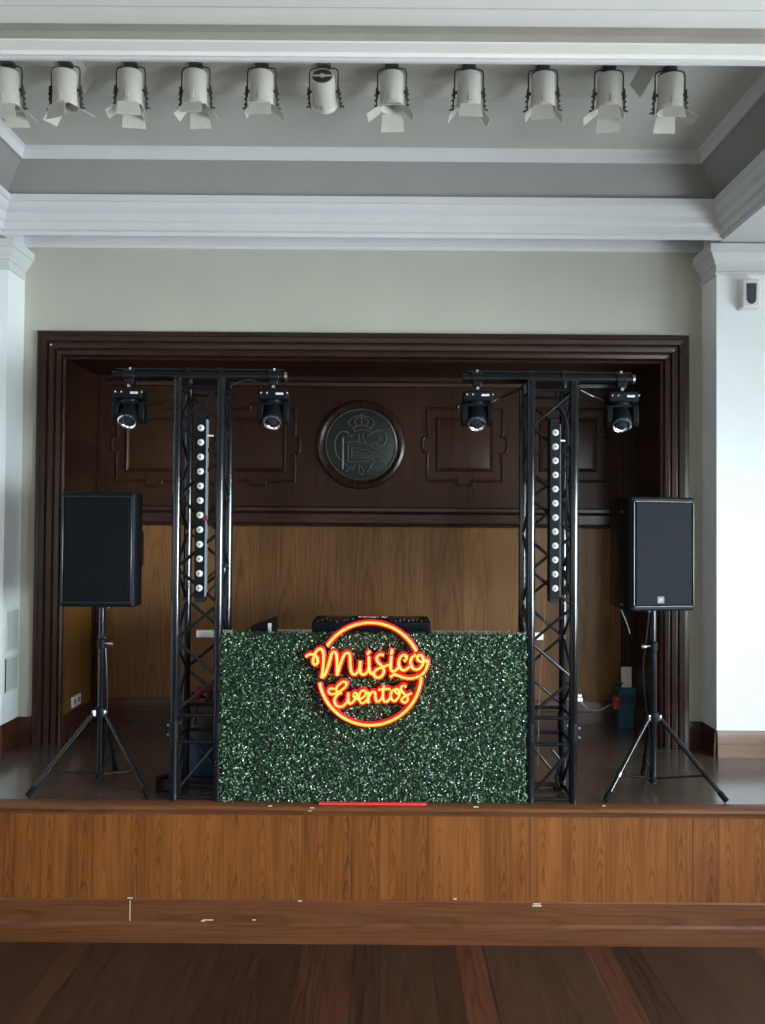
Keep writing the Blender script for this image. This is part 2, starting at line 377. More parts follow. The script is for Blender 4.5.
# wall behind the stage with the opening
m=MB().b2(XA-.1,OX0-.03,YW,YW+.1,ZS,4.17).b2(OX1+.03,XB+.1,YW,YW+.1,ZS,4.17).b2(OX0-.03,OX1+.03,YW,YW+.1,OZ+.03,4.17)
struct('wall_back', m, M['cream'], smooth=0)
m=MB().extrude_x([(YW,4.072),(YW-.012,4.072),(YW-.016,4.092),(YW-.030,4.10),(YW-.036,4.165),(YW,4.165)],XA,XB)
struct('trim_6', m, M['plaster'], smooth=20)
# pilasters (blocks of wall) and their capitals
for nm,x0,x1 in (('wall_pilaster_left',XL,XA),('wall_pilaster_right',XB,XR)):
    struct(nm, MB().b2(x0,x1,YP,YW+.1,0,ZC), M['white'], smooth=0)
def capital(name,x0,x1,inner):
    """inner=+1: the moulded return is on the +X side"""
    prof=[(0,3.845),(.012,3.845),(.014,3.862),(.004,3.868),(.004,3.905),(.016,3.912),(.020,3.93),(.042,3.955),(.050,3.975),(.062,3.98),(.064,4.03),(0,4.03)]
    vs=[];n=len(prof);fs=[]
    for d,z in prof:
        if inner>0: vs+=[(x0,YP-d,z),(x1+d,YP-d,z),(x1+d,YW,z)]
        else: vs+=[(x1,YP-d,z),(x0-d,YP-d,z),(x0-d,YW,z)]
    for i in range(n):
        j=(i+1)%n
        for k in range(2): fs.append((i*3+k,i*3+k+1,j*3+k+1,j*3+k))
    fs+=[tuple(i*3 for i in range(n)),tuple(i*3+2 for i in range(n))]
    struct(name, MB().add(vs,fs), M['plaster'], smooth=20)
capital('trim_7',XL,XA,+1); capital('trim_8',XB,XR,-1)
# stage
struct('stage_floor', MB().b2(XL,XR,YF-.0,YN+.1,ZS-.04,ZS), M['stage'], smooth=0)
m=MB().extrude_x([(YF+.05,ZS+.002),(YF-.012,ZS+.002),(YF-.024,ZS-.006),(YF-.026,ZS-.022),(YF-.014,ZS-.034),(YF-.010,ZS-.052),(YF+.05,ZS-.052)],XL,XR)
struct('trim_9', m, M['base'], smooth=40)
struct('wall_stage_front', MB().b2(XL,XR,YF,YF+.05,0,ZS-.05), M['fascia'], smooth=0)
m=MB().extrude_x([(YF+.01,.237),(YF-.002,.237),(YF-.006,.230),(YF-.006,.120),(YF-.010,.114),(YF-.016,.106),(YF-.017,.004),(YF+.01,.004)],XL,XR)
struct('baseboard_stage', m, M['base'], smooth=20)
# joints and scuffs on the stage front
m=MB()
for px in (352,530,693): 
    x=at(px,850,YF).x; m.b2(x-.0015,x+.0015,YF-.0012,YF+.01,.235,ZS-.052)
struct('trim_10', m, M['seam'], smooth=0)
m=MB(); x=at(130,910,YF-.006).x; m.b2(x-.002,x+.002,YF-.0075,YF,.125,.230)
for px,py,w in ((130,898,5),(208,920,10),(203,921,4),(254,920,3),(300,901,4),(537,906,9),(455,899,3),(537,904,7),(400,820,0)):
    if w:
        p=at(px,py,YF-.008); m.box((p.x,YF-.0075 if p.z>.12 else YF-.012,p.z),(w*.0053,.003,.005))
struct('trim_11', m, M['scuff'], smooth=0)
m=MB()
for px,py,w in ((312,808,4),(310,811,3),(128,796,0),(476,807,5),(270,806,4),(604,806,3)):
    if w:
        p=at(px,py,YF-.027); m.box((p.x,YF-.0255,p.z),(w*.0053,.003,.004))
struct('trim_12', m, M['scuff'], smooth=0)

# wooden surround of the niche: moulded, mitred, three sides
def surround():
    prof=[(0,.0),(0,.022),(.014,.030),(.022,.018),(.030,.034),(.052,.040),(.058,.026),(.066,.026),(.072,.044),(.100,.048),(.106,.034),(.114,.034),(.120,.052),(.150,.056),(.158,.044),(.182,.044),(.190,.036),(.190,0)]
    vs=[];fs=[];n=len(prof)
    for w,p in prof:
        vs+=[(OX0-w,YW-p,ZS),(OX0-w,YW-p,OZ+w),(OX1+w,YW-p,OZ+w),(OX1+w,YW-p,ZS)]
    side=[];top=[]
    for i in range(n):
        j=(i+1)%n
        for k in (0,2): side.append((i*4+k,i*4+k+1,j*4+k+1,j*4+k))
        top.append((i*4+1,i*4+2,j*4+2,j*4+1))
    struct('trim_13', MB().add(vs,side), M['frame'], smooth=20)
    struct('trim_14', MB().add(vs,top), M['frame_h'], smooth=20)
surround()
m=MB()
for px,py in ((51.5,345),(673,351)):
    p=at(px,py,YW-.05); m.sphere((p.x,YW-.058,p.z),.007)
struct('trim_15', m, M['silver'])
# niche
ZR0,ZR1=at(361,527,YN).z,at(361,507,YN).z
struct('wall_niche_lower', MB().b2(OX0-.1,OX1+.1,YN,YN+.1,ZS,ZR0+.02), M['panel'], smooth=0)
struct('wall_niche_upper', MB().b2(OX0-.1,OX1+.1,YN-.02,YN+.1,ZR0+.02,OZ+.1), M['upper'], smooth=0)
struct('wall_niche_left', MB().b2(OX0-.028,OX0,YW+.001,YN+.1,ZS,ZR0+.02), M['reveal'], smooth=0)
struct('wall_niche_left_upper', MB().b2(OX0-.028,OX0,YW+.001,YN+.1,ZR0+.02,OZ+.1), M['upper'], smooth=0)
struct('wall_niche_right', MB().b2(OX1,OX1+.028,YW+.001,YN+.1,ZS,OZ+.1), M['upper'], smooth=0)  # dark wood over full height puts this side's shade into the colour
struct('ceiling_niche', MB().b2(OX0-.028,OX1+.028,YW+.001,YN+.1,OZ,OZ+.028), M['upper'], smooth=0)
m=MB().extrude_x([(YN,ZR0),(YN-.035,ZR0+.004),(YN-.040,ZR0+.022),(YN-.025,ZR0+.030),(YN-.030,ZR0+.095),(YN-.045,ZR0+.105),(YN-.060,ZR0+.118),(YN-.060,ZR1-.010),(YN-.03,ZR1),(YN,ZR1)],OX0,OX1)
struct('trim_16', m, M['frame_h'], smooth=20)
m=MB().extrude_x([(YN-.01,OZ-.07),(YN-.045,OZ-.065),(YN-.05,OZ-.04),(YN-.07,OZ-.03),(YN-.07,OZ),(YN-.01,OZ)],OX0,OX1)
struct('trim_17', m, M['frame_h'], smooth=20)
# corner posts of the niche
for i,(x,s) in enumerate(((OX0,1),(OX1,-1))):
    m=MB(); 
    for a,b2_,dp in ((0,.022,.10),(.022,.030,.085),(.030,.060,.095),(.060,.070,.06)):
        m.b2(min(x+s*a,x+s*b2_),max(x+s*a,x+s*b2_),YN-dp,YN,ZS,OZ)
    struct('trim_%d'%(18+i), m, M['frame'], smooth=0)
# raised panels with eared mouldings on the upper back wall
def ear_outline(cx,cz,hw,hh,yy):
    P=[]
    def seg(a,b,n=2):
        for k in range(n): P.append(a+(b-a)*k/n)
    def bump(c,along,out,r=.060,h=.036):
        for k in range(-6,7):
            t=k/6; P.append(c+along*(math.sin(t*PI/2)*r)+out*(h*math.sqrt(max(0,1-t*t))-(.010 if abs(t)==1 else 0)))
    X=Vector((1,0,0)); Z=Vector((0,0,1)); c=Vector((cx,yy,cz))
    seg(c-X*hw-Z*hh, c-Z*hh-X*.085,3); bump(c-Z*hh,X,-Z)
    seg(c-Z*hh+X*.085,c+X*hw-Z*hh,3); seg(c+X*hw-Z*hh,c+X*hw-Z*.085,3); bump(c+X*hw,Z,X)
    seg(c+X*hw+Z*.085,c+X*hw+Z*hh,3); seg(c+X*hw+Z*hh,c+Z*hh+X*.085,3); bump(c+Z*hh,-X,Z)
    seg(c+Z*hh-X*.085,c-X*hw+Z*hh,3); seg(c-X*hw+Z*hh,c-X*hw+Z*.085,3); bump(c-X*hw,-Z,-X)
    seg(c-X*hw-Z*.085,c-X*hw-Z*hh,3)
    return P
for i,px in enumerate((154.5,258,465,568)):
    p=at(px,445,YN-.02); m=MB()
    hw,hh=.282,.272
    m.tube(ear_outline(p.x,p.z,hw,hh,YN-.022),.011,8,closed=True)
    # bevelled field
    def ring(w,h,y): return [(p.x-w,y,p.z-h),(p.x+w,y,p.z-h),(p.x+w,y,p.z+h),(p.x-w,y,p.z+h)]
    rs=[ring(.213,.203,YN-.019),ring(.213,.203,YN-.032),ring(.203,.193,YN-.040),ring(.193,.183,YN-.034),ring(.186,.176,YN-.026),ring(.150,.140,YN-.034)]
    vs=sum(rs,[]); fs=[]
    for a in range(len(rs)-1):
        for k in range(4): fs.append((a*4+k,a*4+(k+1)%4,(a+1)*4+(k+1)%4,(a+1)*4+k))
    fs.append(tuple((len(rs)-1)*4+k for k in range(4)))
    m.add(vs,fs)
    struct('trim_%d'%(20+i), m, M['upper'], smooth=30)
# skirting boards on the stage
def skirt(name,pts,mat):
    prof=[(0,ZS),(.018,ZS),(.018,ZS+.085),(.014,ZS+.092),(.013,ZS+.150),(.006,ZS+.171),(0,ZS+.171)]
    m=MB(); P=[Vector((x,y,0)) for x,y in pts]; n=len(prof); vs=[]; fs=[]
    for i,p in enumerate(P):
        d0=(P[i]-P[i-1]).normalized() if i>0 else (P[1]-P[0]).normalized(); d1=(P[i+1]-P[i]).normalized() if i<len(P)-1 else d0
        n0=Vector((d0.y,-d0.x,0)); n1=Vector((d1.y,-d1.x,0)); nn=(n0+n1)
        nn=nn/ (nn.length_squared/2) if nn.length>1e-6 else n0
        for d,z in prof: vs.append(p+nn*d+Vector((0,0,z)))
    for i in range(len(P)-1):
        for k in range(n): fs.append((i*n+k,i*n+(k+1)%n,(i+1)*n+(k+1)%n,(i+1)*n+k))
    fs+=[tuple(range(n)),tuple(reversed([(len(P)-1)*n+k for k in range(n)]))]
    struct(name, m.add(vs,fs), mat, smooth=20)
skirt('baseboard_left',[(XL,YP),(XA,YP),(XA,YW),(OX0-.19,YW)],M['skirt'])
skirt('baseboard_right',[(OX1+.19,YW),(XB,YW),(XB,YP)],M['skirt'])
skirt('baseboard_right_front',[(XB,YP),(XR,YP)],M['skirt_l'])
skirt('baseboard_niche',[(OX0,YW+.01),(OX0,YN),(OX1,YN),(OX1,YW+.01)],M['skirt'])

# ================================================================ FIXTURES ON THE WALLS
# carved crest
cp=at(361.2,444.8,YN-.02); PXM=(YN-.02)/F_PX
crest=thing('crest_medallion','dark metal medallion with crown and banner relief in a round wooden ring','medallion',(cp.x,YN-.02,cp.z))
MB().lathe([(.335,0),(.335,.018),(.325,.035),(.305,.042),(.290,.034),(.280,.020),(.270,.016),(.0,.016)],(0,0,0),(0,-1,0),n=72).build('wooden_ring',M['frame'],crest)
MB().lathe([(.274,.010),(.274,.020),(.262,.026),(0,.026)],(0,0,0),(0,-1,0),n=64).build('disc',M['bronze'],crest)
m=MB()
for k in range(96):
    t=2*PI*k/96; q=2*PI*(k+.8)/96
    m.tube([(.258*math.cos(t),-.030,.258*math.sin(t)),(.267*math.cos(q),-.030,.267*math.sin(q))],.0052,5)
m.build('rope_border',M['bronze2'],crest)
def cz(x,y): return (((x/9.217+320)-361.2)*PXM, -.030, -(((y/9.217)+403)-444.8)*PXM)
crown=[[(305,235),(345,215),(385,208),(430,217),(468,245)],[(318,268),(350,252),(385,248),(420,252),(450,268)],
 [(300,230),(258,190),(285,150),(335,130),(380,120),(425,130),(472,150),(497,190),(465,235)],[(340,215),(318,170),(380,125)],[(425,215),(442,170),(380,125)],[(382,205),(382,100)],[(365,108),(398,108)],[(305,235),(318,268)],[(468,245),(450,268)]]
banner=[[(302,300),(270,308),(250,275),(200,268),(160,308),(138,370),(143,430),(160,490),(192,527)],
 [(355,290),(362,320),(350,372)],[(392,275),(400,330),(430,385)],
 [(440,302),(490,270),(540,252),(590,272),(612,320),(592,380),(550,402),(520,388)],[(545,305),(548,345),(505,372),(465,392)],
 [(245,360),(330,362),(430,385),(520,430),(612,505)],[(262,365),(262,545)],[(292,410),(292,512)],[(292,512),(400,505),(600,500)],[(292,412),(440,440),(570,462)],[(300,460),(420,470),(560,480)],[(300,485),(440,490),(590,492)],
 [(262,545),(400,540),(500,515)],
 [(225,560),(280,600),(345,612)],[(292,578),(240,635)],[(365,560),(358,605),(370,652),(396,656),(402,622),(372,580)],[(502,530),(470,582),(438,636)],[(455,560),(485,622)],[(540,540),(572,530),(602,572)],[(330,560),(300,620)]]
m=MB()
for st in crown: m.tube(spline([cz(*p) for p in st],4),.0058,6)
m.build('crown_relief',M['bronze2'],crest)
m=MB()
for st in banner: m.tube(spline([cz(*p) for p in st],4),.0055,6)
for i in range(14):
    t=i/13; a=spline([cz(*p) for p in banner[0]],6); q=a[int(t*(len(a)-1))]; m.sphere(q,.0078,8,5)
    a=spline([cz(*p) for p in banner[3]],6); q=a[int(t*(len(a)-1))]; m.sphere(q,.0078,8,5)
m.build('banner_relief',M['bronze2'],crest)
MB().tube([cz(212,340),cz(212,612)],.0095,8).sphere(cz(210,325),.014,10,6).build('staff_relief',M['bronze2'],crest)

# motion sensor on right pilaster
p=at(747,296,YP); w=.11; h=.185
t=thing('wall_sensor','white wall sensor box with black rounded window high on the right pilaster','sensor',(p.x,YP,p.z-h/2))
MB().box((0,-.03,h/2),(w,.06,h)).build('housing',M['plate'],t,bevel=.010,seg=3)
pts=[(-.031,.155),(.031,.155)]+[(.028*math.cos(a),.055-.032*math.sin(a)) for a in [PI*k/12 for k in range(13)]]
MB().prism(pts,.006,Matrix.Translation((0,-.060,0))@Matrix.Rotation(PI/2,4,'X')).build('window',M['glass'],t)
MB().box((-.0,-.008,h/2),(w+.012,.016,h+.012)).build('back_plate',M['plate'],t,bevel=.004)

# access covers on the inner face of the left pilaster
for z0,z1,lab in ((at(10,652,YP+.1).z,at(10,608,YP+.1).z,'pale grey access cover on the left pilaster, the upper of two'),
              (at(10,692,YP+.1).z,at(10,656,YP+.1).z,'pale grey access cover with dark gap on left pilaster, the lower of two')):
    t=thing('access_cover',lab,'cover',(XA,YP+.115,z0),0,'access covers on the left pilaster')
    MB().box((.003,0,(z1-z0)/2),(.006,.19,z1-z0)).build('cover_frame',M['plate'],t,bevel=.002)
    MB().box((.008,.0,(z1-z0)/2),(.008,.155,(z1-z0)-.035)).build('cover_plate',M['cover'],t,bevel=.002)
    if 'gap' in lab: MB().box((.009,-.085,(z1-z0)/2),(.004,.008,(z1-z0)-.02)).build('gap',M['seam'],t)
    MB().cyl((.012,-.055,(z1-z0)/2),(.016,-.055,(z1-z0)/2),.006).build('latch',M['steel'],t)

# power outlets
t=thing('power_outlet','white power outlet just above the skirting on the left niche wall','outlet',(OX0,5.42,ZS+.19))
MB().box((.006,0,.04),(.012,.15,.075)).build('face_plate',M['plate'],t,bevel=.003)
for y in (-.035,.035): MB().cyl((.012,y,.04),(.0145,y,.04),.02).build('socket',M['greyp'],t)
p=at(630,687,YN-.1); 
t=thing('power_outlet','white power outlet above the cyan carton at the right niche corner','outlet',(p.x-.03,YN-.100,p.z-.0))
MB().box((0,-.008,.075),(.075,.016,.15)).build('face_plate',M['plate'],t,bevel=.003)
MB().cyl((0,-.016,.105),(0,-.0185,.105),.02).build('socket',M['plate'],t)
MB().cyl((0,-.016,.045),(0,-.0185,.045),.02).build('socket',M['plate'],t)

# ================================================================ CEILING SPOTLIGHTS
def make_spot(label, loc, tilt, doors, twist=0.0, cable=0, yaw=0.0):
    r=thing('stage_spotlight',label,'spotlight',loc,yaw,'white spotlights hanging in the ceiling coffer')
    MB().cyl((0,0,0),(0,0,-.012),.038,n=20).box((0,0,-.012),(.07,.022,.010)).build('ceiling_mount',M['dwire'],r)
    y=MB().tube([(-.076,0,-.19),(-.078,0,-.05),(-.072,0,-.026),(-.055,0,-.018),(.055,0,-.018),(.072,0,-.026),(.078,0,-.05),(.076,0,-.19)],.0042,6)
    y.build('yoke',M['dwire'],r)
    # can, tilted about the yoke axis
    R=Matrix.Rotation(tilt,4,'X'); C=Matrix.Translation((0,0,-.155))@R
    def TT(mb): mb.v=[C@v for v in mb.v]; return mb
    can=MB().lathe([(.050,.098),(.058,.100),(.0635,.094),(.0645,.060),(.0645,-.072),(.068,-.076),(.068,-.092),(.062,-.094),(.058,-.090),(.056,-.03),(.0,-.02)],(0,0,0),(0,0,1),n=28)
    TT(can).build('housing',M['spot'],r)
    TT(MB().lathe([(.053,.0975),(.053,.1000),(0,.1000)],n=24)).build('rear_vent',M['lamp_in'],r)
    TT(MB().box((0,0,.102),(.10,.010,.004)).cyl((0,0,.100),(0,0,.106),.014,n=14)).build('vent_bar',M['spot'],r)
    c=MB().box((0,-.066,-.055),(.016,.010,.038)); TT(c).build('clip',M['spot'],r)
    for s in (-1,1):
        b=MB().cyl((s*.064,0,0),(s*.088,0,0),.009,n=10)
        b.box((s*.083,0,-.04),(.006,.020,.13)); 
        for z in (-.015,-.045,-.075): b.cyl((s*.078,0,z),(s*.094,0,z),.006,n=8)
        b.cyl((s*.080,-.0,-.09),(s*.104,-.0,-.10),.005,n=8)
        TT(b).build('side_bracket',M['dwire'],r)
    for side,ang,w,l in doors:
        az={'F':-PI/2,'B':PI/2,'L':PI,'R':0}[side]+twist
        o=Vector((math.cos(az),math.sin(az),0)); tq=Vector((-math.sin(az),math.cos(az),0))
        d=Vector((0,0,-1))*math.cos(ang)+o*math.sin(ang); nrm=d.cross(tq)*.0015
        h=o*.062+Vector((0,0,-.092)); a=h-tq*w*.42; b=h+tq*w*.42; c2=h+d*l+tq*w*.5; d2=h+d*l-tq*w*.5
        q=MB().add([a-nrm,b-nrm,c2-nrm,d2-nrm,a+nrm,b+nrm,c2+nrm,d2+nrm],[(0,1,2,3),(7,6,5,4),(0,4,5,1),(1,5,6,2),(2,6,7,3),(3,7,4,0)])
        TT(q).build('barn_door',M['flap'],r)
    pts=[(0,0,-.015),(.012,-.012,-.035),(-.02,-.02,-.045),(-.045,-.01,-.035),(-.06,-.01,-.05),(-.06,.0,-.075)] if cable==0 else [(0,0,-.015),(-.004,-.01,-.04),(.02,-.015,-.05),(.03,0,-.07)]
    MB().tube(spline(pts,4),.0032,6).build('cable',M['black'],r)
    r.scale=(.93,.93,.87)
    return r
spots=[
 (8,  0.16,[('F',.25,.14,.09),('B',.55,.13,.08),('R',.9,.11,.09)],0.05,0,'white ceiling spotlight cut off by the left edge of the photo'),
 (66, 0.10,[('L',.75,.10,.085),('F',.15,.13,.085),('R',1.0,.10,.10)],-0.35,0,'white ceiling spotlight with twisted wide-open barn doors, second from the left'),
 (131,0.08,[('F',.05,.13,.075),('B',.35,.13,.085),('L',.9,.10,.08),('R',.4,.10,.06)],0.1,1,'white ceiling spotlight with overlapping front and rear flaps, third from the left'),
 (196,0.08,[('F',.35,.12,.070),('B',.28,.12,.085),('L',.7,.10,.07),('R',.75,.10,.08)],0.0,0,'white ceiling spotlight, fourth from the left, second to the left of the bare tilted one'),
 (262,0.06,[('F',.20,.13,.075),('R',.85,.10,.085),('L',.55,.08,.05)],0.0,0,'white ceiling spotlight just left of the tilted one without barn doors'),
 (324,1.22,[],0.0,0,'bare tilted spotlight without barn doors, dark rear vent facing the hall'),
 (392,0.06,[('B',.30,.13,.095),('F',.9,.12,.04),('L',.95,.10,.085),('R',.9,.10,.07)],0.0,0,'white ceiling spotlight with pinkish lower flap, just right of the tilted bare one'),
 (469,0.06,[('F',.18,.13,.080),('R',.55,.10,.09),('L',.65,.10,.08)],0.05,1,'white ceiling spotlight, fourth from the right, with a straight square front flap'),
 (543,0.08,[('F',.10,.12,.085),('R',.55,.10,.09),('L',.7,.10,.05)],-0.15,0,'white ceiling spotlight, third from the right, its side flap turned half shut'),
 (609,0.08,[('F',.12,.12,.080),('B',.30,.13,.09),('L',.95,.10,.085),('R',.4,.08,.05)],-0.25,1,'white ceiling spotlight, second from the right, left flap swung wide'),
 (670,0.08,[('F',.30,.12,.070),('B',.25,.12,.085),('L',.6,.09,.07),('R',.95,.10,.09)],0.05,0,'white ceiling spotlight, rightmost of the row'),
]

for px,tilt,doors,tw,cb,lab in spots:
    tray=trx0+.08<at(px,62,3.83).x<trx1-.08; ysp=3.83 if tray else 3.76
    p=at(px,62,ysp); make_spot(lab,(p.x,ysp,ZT+.044 if tray else ZT),tilt,doors,tw,cb,random.uniform(-.08,.08))

# ================================================================ TRUSS TOTEMS
H_TR=at(200,381,4.24).z-ZS
def make_truss(label, cx, cy, s=.115, sy=.12):
    r=thing('truss_totem',label,'truss',(cx,cy,ZS),0,'black lighting truss totems')
    z_joint=.375; R=.0235
    corners=[(-s,-sy),(s,-sy),(s,sy),(-s,sy)]
    for x,y in corners:
        MB().cyl((x,y,.0),(x,y,H_TR-.012),R,n=20).build('leg',M['tube'],r)
    # couplers with bolts where the two sections meet
    for x,y in corners:
        MB().cyl((x,y,z_joint-.045),(x,y,z_joint+.045),R+.004,n=20).build('coupler',M['black'],r)
        b=MB()
        for dz in (-.028,.022):
            sx=1 if x>0 else -1
            b.cyl((x+sx*(R+.002),y,z_joint+dz),(x+sx*(R+.014),y,z_joint+dz),.0075,n=8)
        b.build('bolt',M['steel'],r)
    faces=[((-s,-sy),(s,-sy),0),((s,sy),(-s,sy),0),((-s,sy),(-s,-sy),1),((s,-sy),(s,sy),1)]
    for a,b,ph in faces:
        for z0,z1 in ((.03,z_joint-.075),(z_joint+.09,H_TR-.06)):
            m=MB(); n=max(1,round((z1-z0)/.195)); st=(z1-z0)/n; k=ph
            for i in range(n):
                p,q=(a,b) if (i+k)%2==0 else (b,a)
                m.cyl((p[0],p[1],z0+st*i),(q[0],q[1],z0+st*(i+1)),.0085,n=8,caps=False)
            m.build('lattice',M['black'],r)
        for z in (.018,z_joint-.065,z_joint+.075,H_TR-.055):
            MB().cyl((a[0],a[1],z),(b[0],b[1],z),.010,n=8,caps=False).build('rung',M['black'],r)
    MB().box((0,0,H_TR-.006),(2*s+.05,2*sy+.05,.012)).build('top_plate',M['black'],r,bevel=.002)
    return r
tl=make_truss('left black lattice truss totem beside the hedge-fronted table',at(195,800,4.13).x,4.25)
tr=make_truss('right black lattice truss totem between the hedge panel and right speaker',at(551.5,800,4.13).x,4.25)
# lift-off crossbars with their clamps
def crossbar(root,x0,x1,label):
    z=ZS+H_TR+.028
    t=thing('crossbar',label,'crossbar',(root.location.x,4.25,z-.028),0,'black crossbars on the truss tops')
    MB().cyl((x0,4.25,z),(x1,4.25,z),.024,n=18).build('pipe',M['black'],t,world=True)
    MB().cyl((x0+.015,4.25,z+.034),(x1-.01,4.25,z+.034),.007,n=8).build('safety_rail',M['black'],t,world=True)
    for dx in (-.09,.09):
        MB().cyl((root.location.x+dx-.018,4.25,z),(root.location.x+dx+.018,4.25,z),.031,n=16).box((root.location.x+dx,4.25,z+.035),(.03,.03,.02)).build('clamp',M['black'],t,world=True)
    for xx in (x0,x1): MB().cyl((xx-.006,4.25,z),(xx+.006,4.25,z),.026,n=16).build('end_cap',M['steel' if xx==x1 else 'black'],t,world=True)
    return z
zb=crossbar(tl,at(114,377,4.25).x,at(286,377,4.25).x,'left black crossbar pipe carrying two moving heads')
crossbar(tr,at(464,380,4.25).x,at(633,380,4.25).x,'right black crossbar pipe carrying two moving heads')

# LED bars
def make_ledbar(label,px,y0,y1,fy=4.085):
    a=at(px+1,y1,fy); b=at(px+1,y0,fy); h=b.z-a.z; cx=(a.x+b.x)/2
    r=thing('led_bar',label,'led bar',(cx,fy,a.z),0,'vertical led bars on the trusses')
    MB().box((0,.032,h/2),(.056,.062,h)).build('housing',M['matte'],r,bevel=.003)
    MB().box((.0285,.032,h/2),(.002,.058,h-.01)).build('side_rail',M['greyp'],r)
    for k in range(12):
        z=h*(.055+.89*k/11)
        l=MB().lathe([(.0182,0),(.0182,.004),(.015,.009),(.010,.012),(0,.012)],(0,.001,z),(0,-1,0),n=20).build('lens',M['lens'],r)
        MB().lathe([(.007,.0),(.007,.0135),(0,.0135)],(0,.001,z),(0,-1,0),n=12).build('diode',M['lensc'],l)
    for z,mt in ((h+.012,'black'),(-.012,'black')):
        MB().box((0,.035,z),(.045,.05,.024)).cyl((-.03,.04,z),(.03,.04,z),.008,n=8).build('end_bracket',M[mt],r)
    MB().tube([(.02,.03,h-.09),(.06,.035,h-.09)],.005,6).build('bracket_screw',M['silver'],r)
    return r
lb=make_ledbar('left vertical led bar with twelve lenses and a red tab',199,418,598)
tb=at(205.5,518,4.10)
MB().cyl((tb.x-lb.location.x-.012,.01,tb.z-lb.location.z),(tb.x-lb.location.x+.008,.01,tb.z-lb.location.z),.014,n=14).build('red_tab',M['red'],lb)
make_ledbar('right vertical led bar with twelve lenses on the right truss',554,423,598)

# moving heads
def make_head(label,px,dx_arm=0.0,yaw=0.0):
    p=at(px,400,4.25)
    r=thing('moving_head_light',label,'stage light',(p.x,4.25,zb-.026),yaw,'moving head lights hung on the crossbars')
    MB().box((0,0,.014),(.045,.052,.075)).cyl((0,0,-.024),(0,0,-.052),.010,n=10).cyl((-.03,0,.026),(.03,0,.026),.034,n=14).build('clamp',M['black'],r,bevel=.003)
    MB().cyl((0,-.026,-.034),(0,-.034,-.034),.009,n=12).cyl((0,-.0,.055),(0,-.0,.072),.008,n=8).build('clamp_bolt',M['steel'],r)
    b=MB().box((0,0,-.080),(.160,.125,.056)).build('base',M['matte'],r,bevel=.008,seg=2)
    MB().box((.038,-.0635,-.078),(.042,.002,.012)).build('label_plate',M['silver'],b)
    m=MB()
    for x in (-.062,-.03,.08): m.sphere((x,-.064,-.074),.0048,8,5)
    m.build('button',M['silver'],b)
    MB().cyl((0,0,-.106),(0,0,-.122),.045,n=20).build('pan_bearing',M['black'],r)
    for s in (-1,1):
        pts=[(-.030,-.118),(.030,-.118),(.042,-.150),(.042,-.215),(.025,-.238),(-.025,-.238),(-.042,-.215),(-.042,-.150)]
        T=Matrix.Translation((s*.070-.017,0,0))@Matrix(((0,0,1,0),(1,0,0,0),(0,1,0,0),(0,0,0,1)))
        MB().prism([(y,z) for y,z in pts],.034,T).build('yoke_arm',M['matte'],r,bevel=.006)
    MB().box((0,0,-.126),(.150,.055,.014)).build('yoke_bridge',M['matte'],r,bevel=.003)
    ax=Vector((-.06,-.62,-.80)).normalized(); c=Vector((0,.012,-.178))
    h=MB().lathe([(.030,-.075),(.048,-.068),(.058,-.045),(.060,0),(.058,.045),(.056,.060),(.050,.066),(0,.060)],c,ax,n=28).build('head',M['matte'],r)
    MB().lathe([(.050,.060),(.053,.066),(.053,.074),(.046,.078),(.036,.070),(.033,.064),(.032,.060)],c,ax,n=32).build('lens_ring',M['chrome'],h)
    MB().lathe([(.034,.062),(.030,.072),(.018,.079),(0,.081)],c,ax,n=24).build('lens',M['glass'],h)
    return r
make_head('moving head light at the far left end of the left crossbar',130,yaw=.05)
make_head('moving head light left of the crest, right end of the left crossbar',274,yaw=.0)
make_head('moving head light on the left end of the right crossbar',477,yaw=.0)
make_head('moving head light above the right speaker, right end of the right crossbar',621,yaw=-.05)
# supply cables between heads and trusses
def cable(label,pts,r=.004,mat='black',name='power_cable',group=None,n=8):
    m=MB().tube(spline(pts,n),r,6); o=m.build(name,M[mat]); return tag(o,label,'cable',group)
g='cables feeding the moving heads'
cable('black cable sagging from the far left moving head to the left truss',[at(146,400,4.24),at(155,403,4.24),at(168,400,4.24),at(178,392,4.2)],group=g)
cable('black cable from the left truss top to the moving head beside the crest',[at(230,386,4.2),at(246,380,4.22),at(258,383,4.24),at(266,398,4.24)],group=g)
cable('black cable from the moving head on the right crossbar left end to right truss',[at(490,402,4.24),at(503,397,4.24),at(515,391,4.2),at(523,387,4.2)],.006,group=g)
cable('black cable from the right truss to the moving head above the right speaker',[at(580,390,4.2),at(592,396,4.24),at(604,401,4.24)],.006,group=g)
cable('bundle cable hanging inside the right truss beside its led bar',[at(560,386,4.25),at(556,400,4.25),at(566,420,4.25),at(567,470,4.25),at(566,520,4.25),at(568,570,4.25),at(562,604,4.25)],.007)
cable('second black cable coiling at the top inside the right truss',[at(568,384,4.27),at(572,396,4.27),at(562,408,4.27),at(568,430,4.27),at(570,500,4.27)],.006)
cable('black cable looped at the top inside the left truss',[at(192,386,4.27),at(205,390,4.27),at(212,402,4.27),at(206,415,4.27),at(199,420,4.2)],.005)
cable('black cable hanging behind the foot of the left led bar',[at(206,580,4.2),at(214,572,4.12),at(224,566,4.12),at(222,578,4.12),at(210,590,4.15),at(205,600,4.15)],.005)
cable('thin pale cable hanging down inside the right truss',[at(544,598,4.22),at(544,625,4.24),at(541,670,4.24),at(539,715,4.24),at(538,765,4.24)],.0018,'pflex')

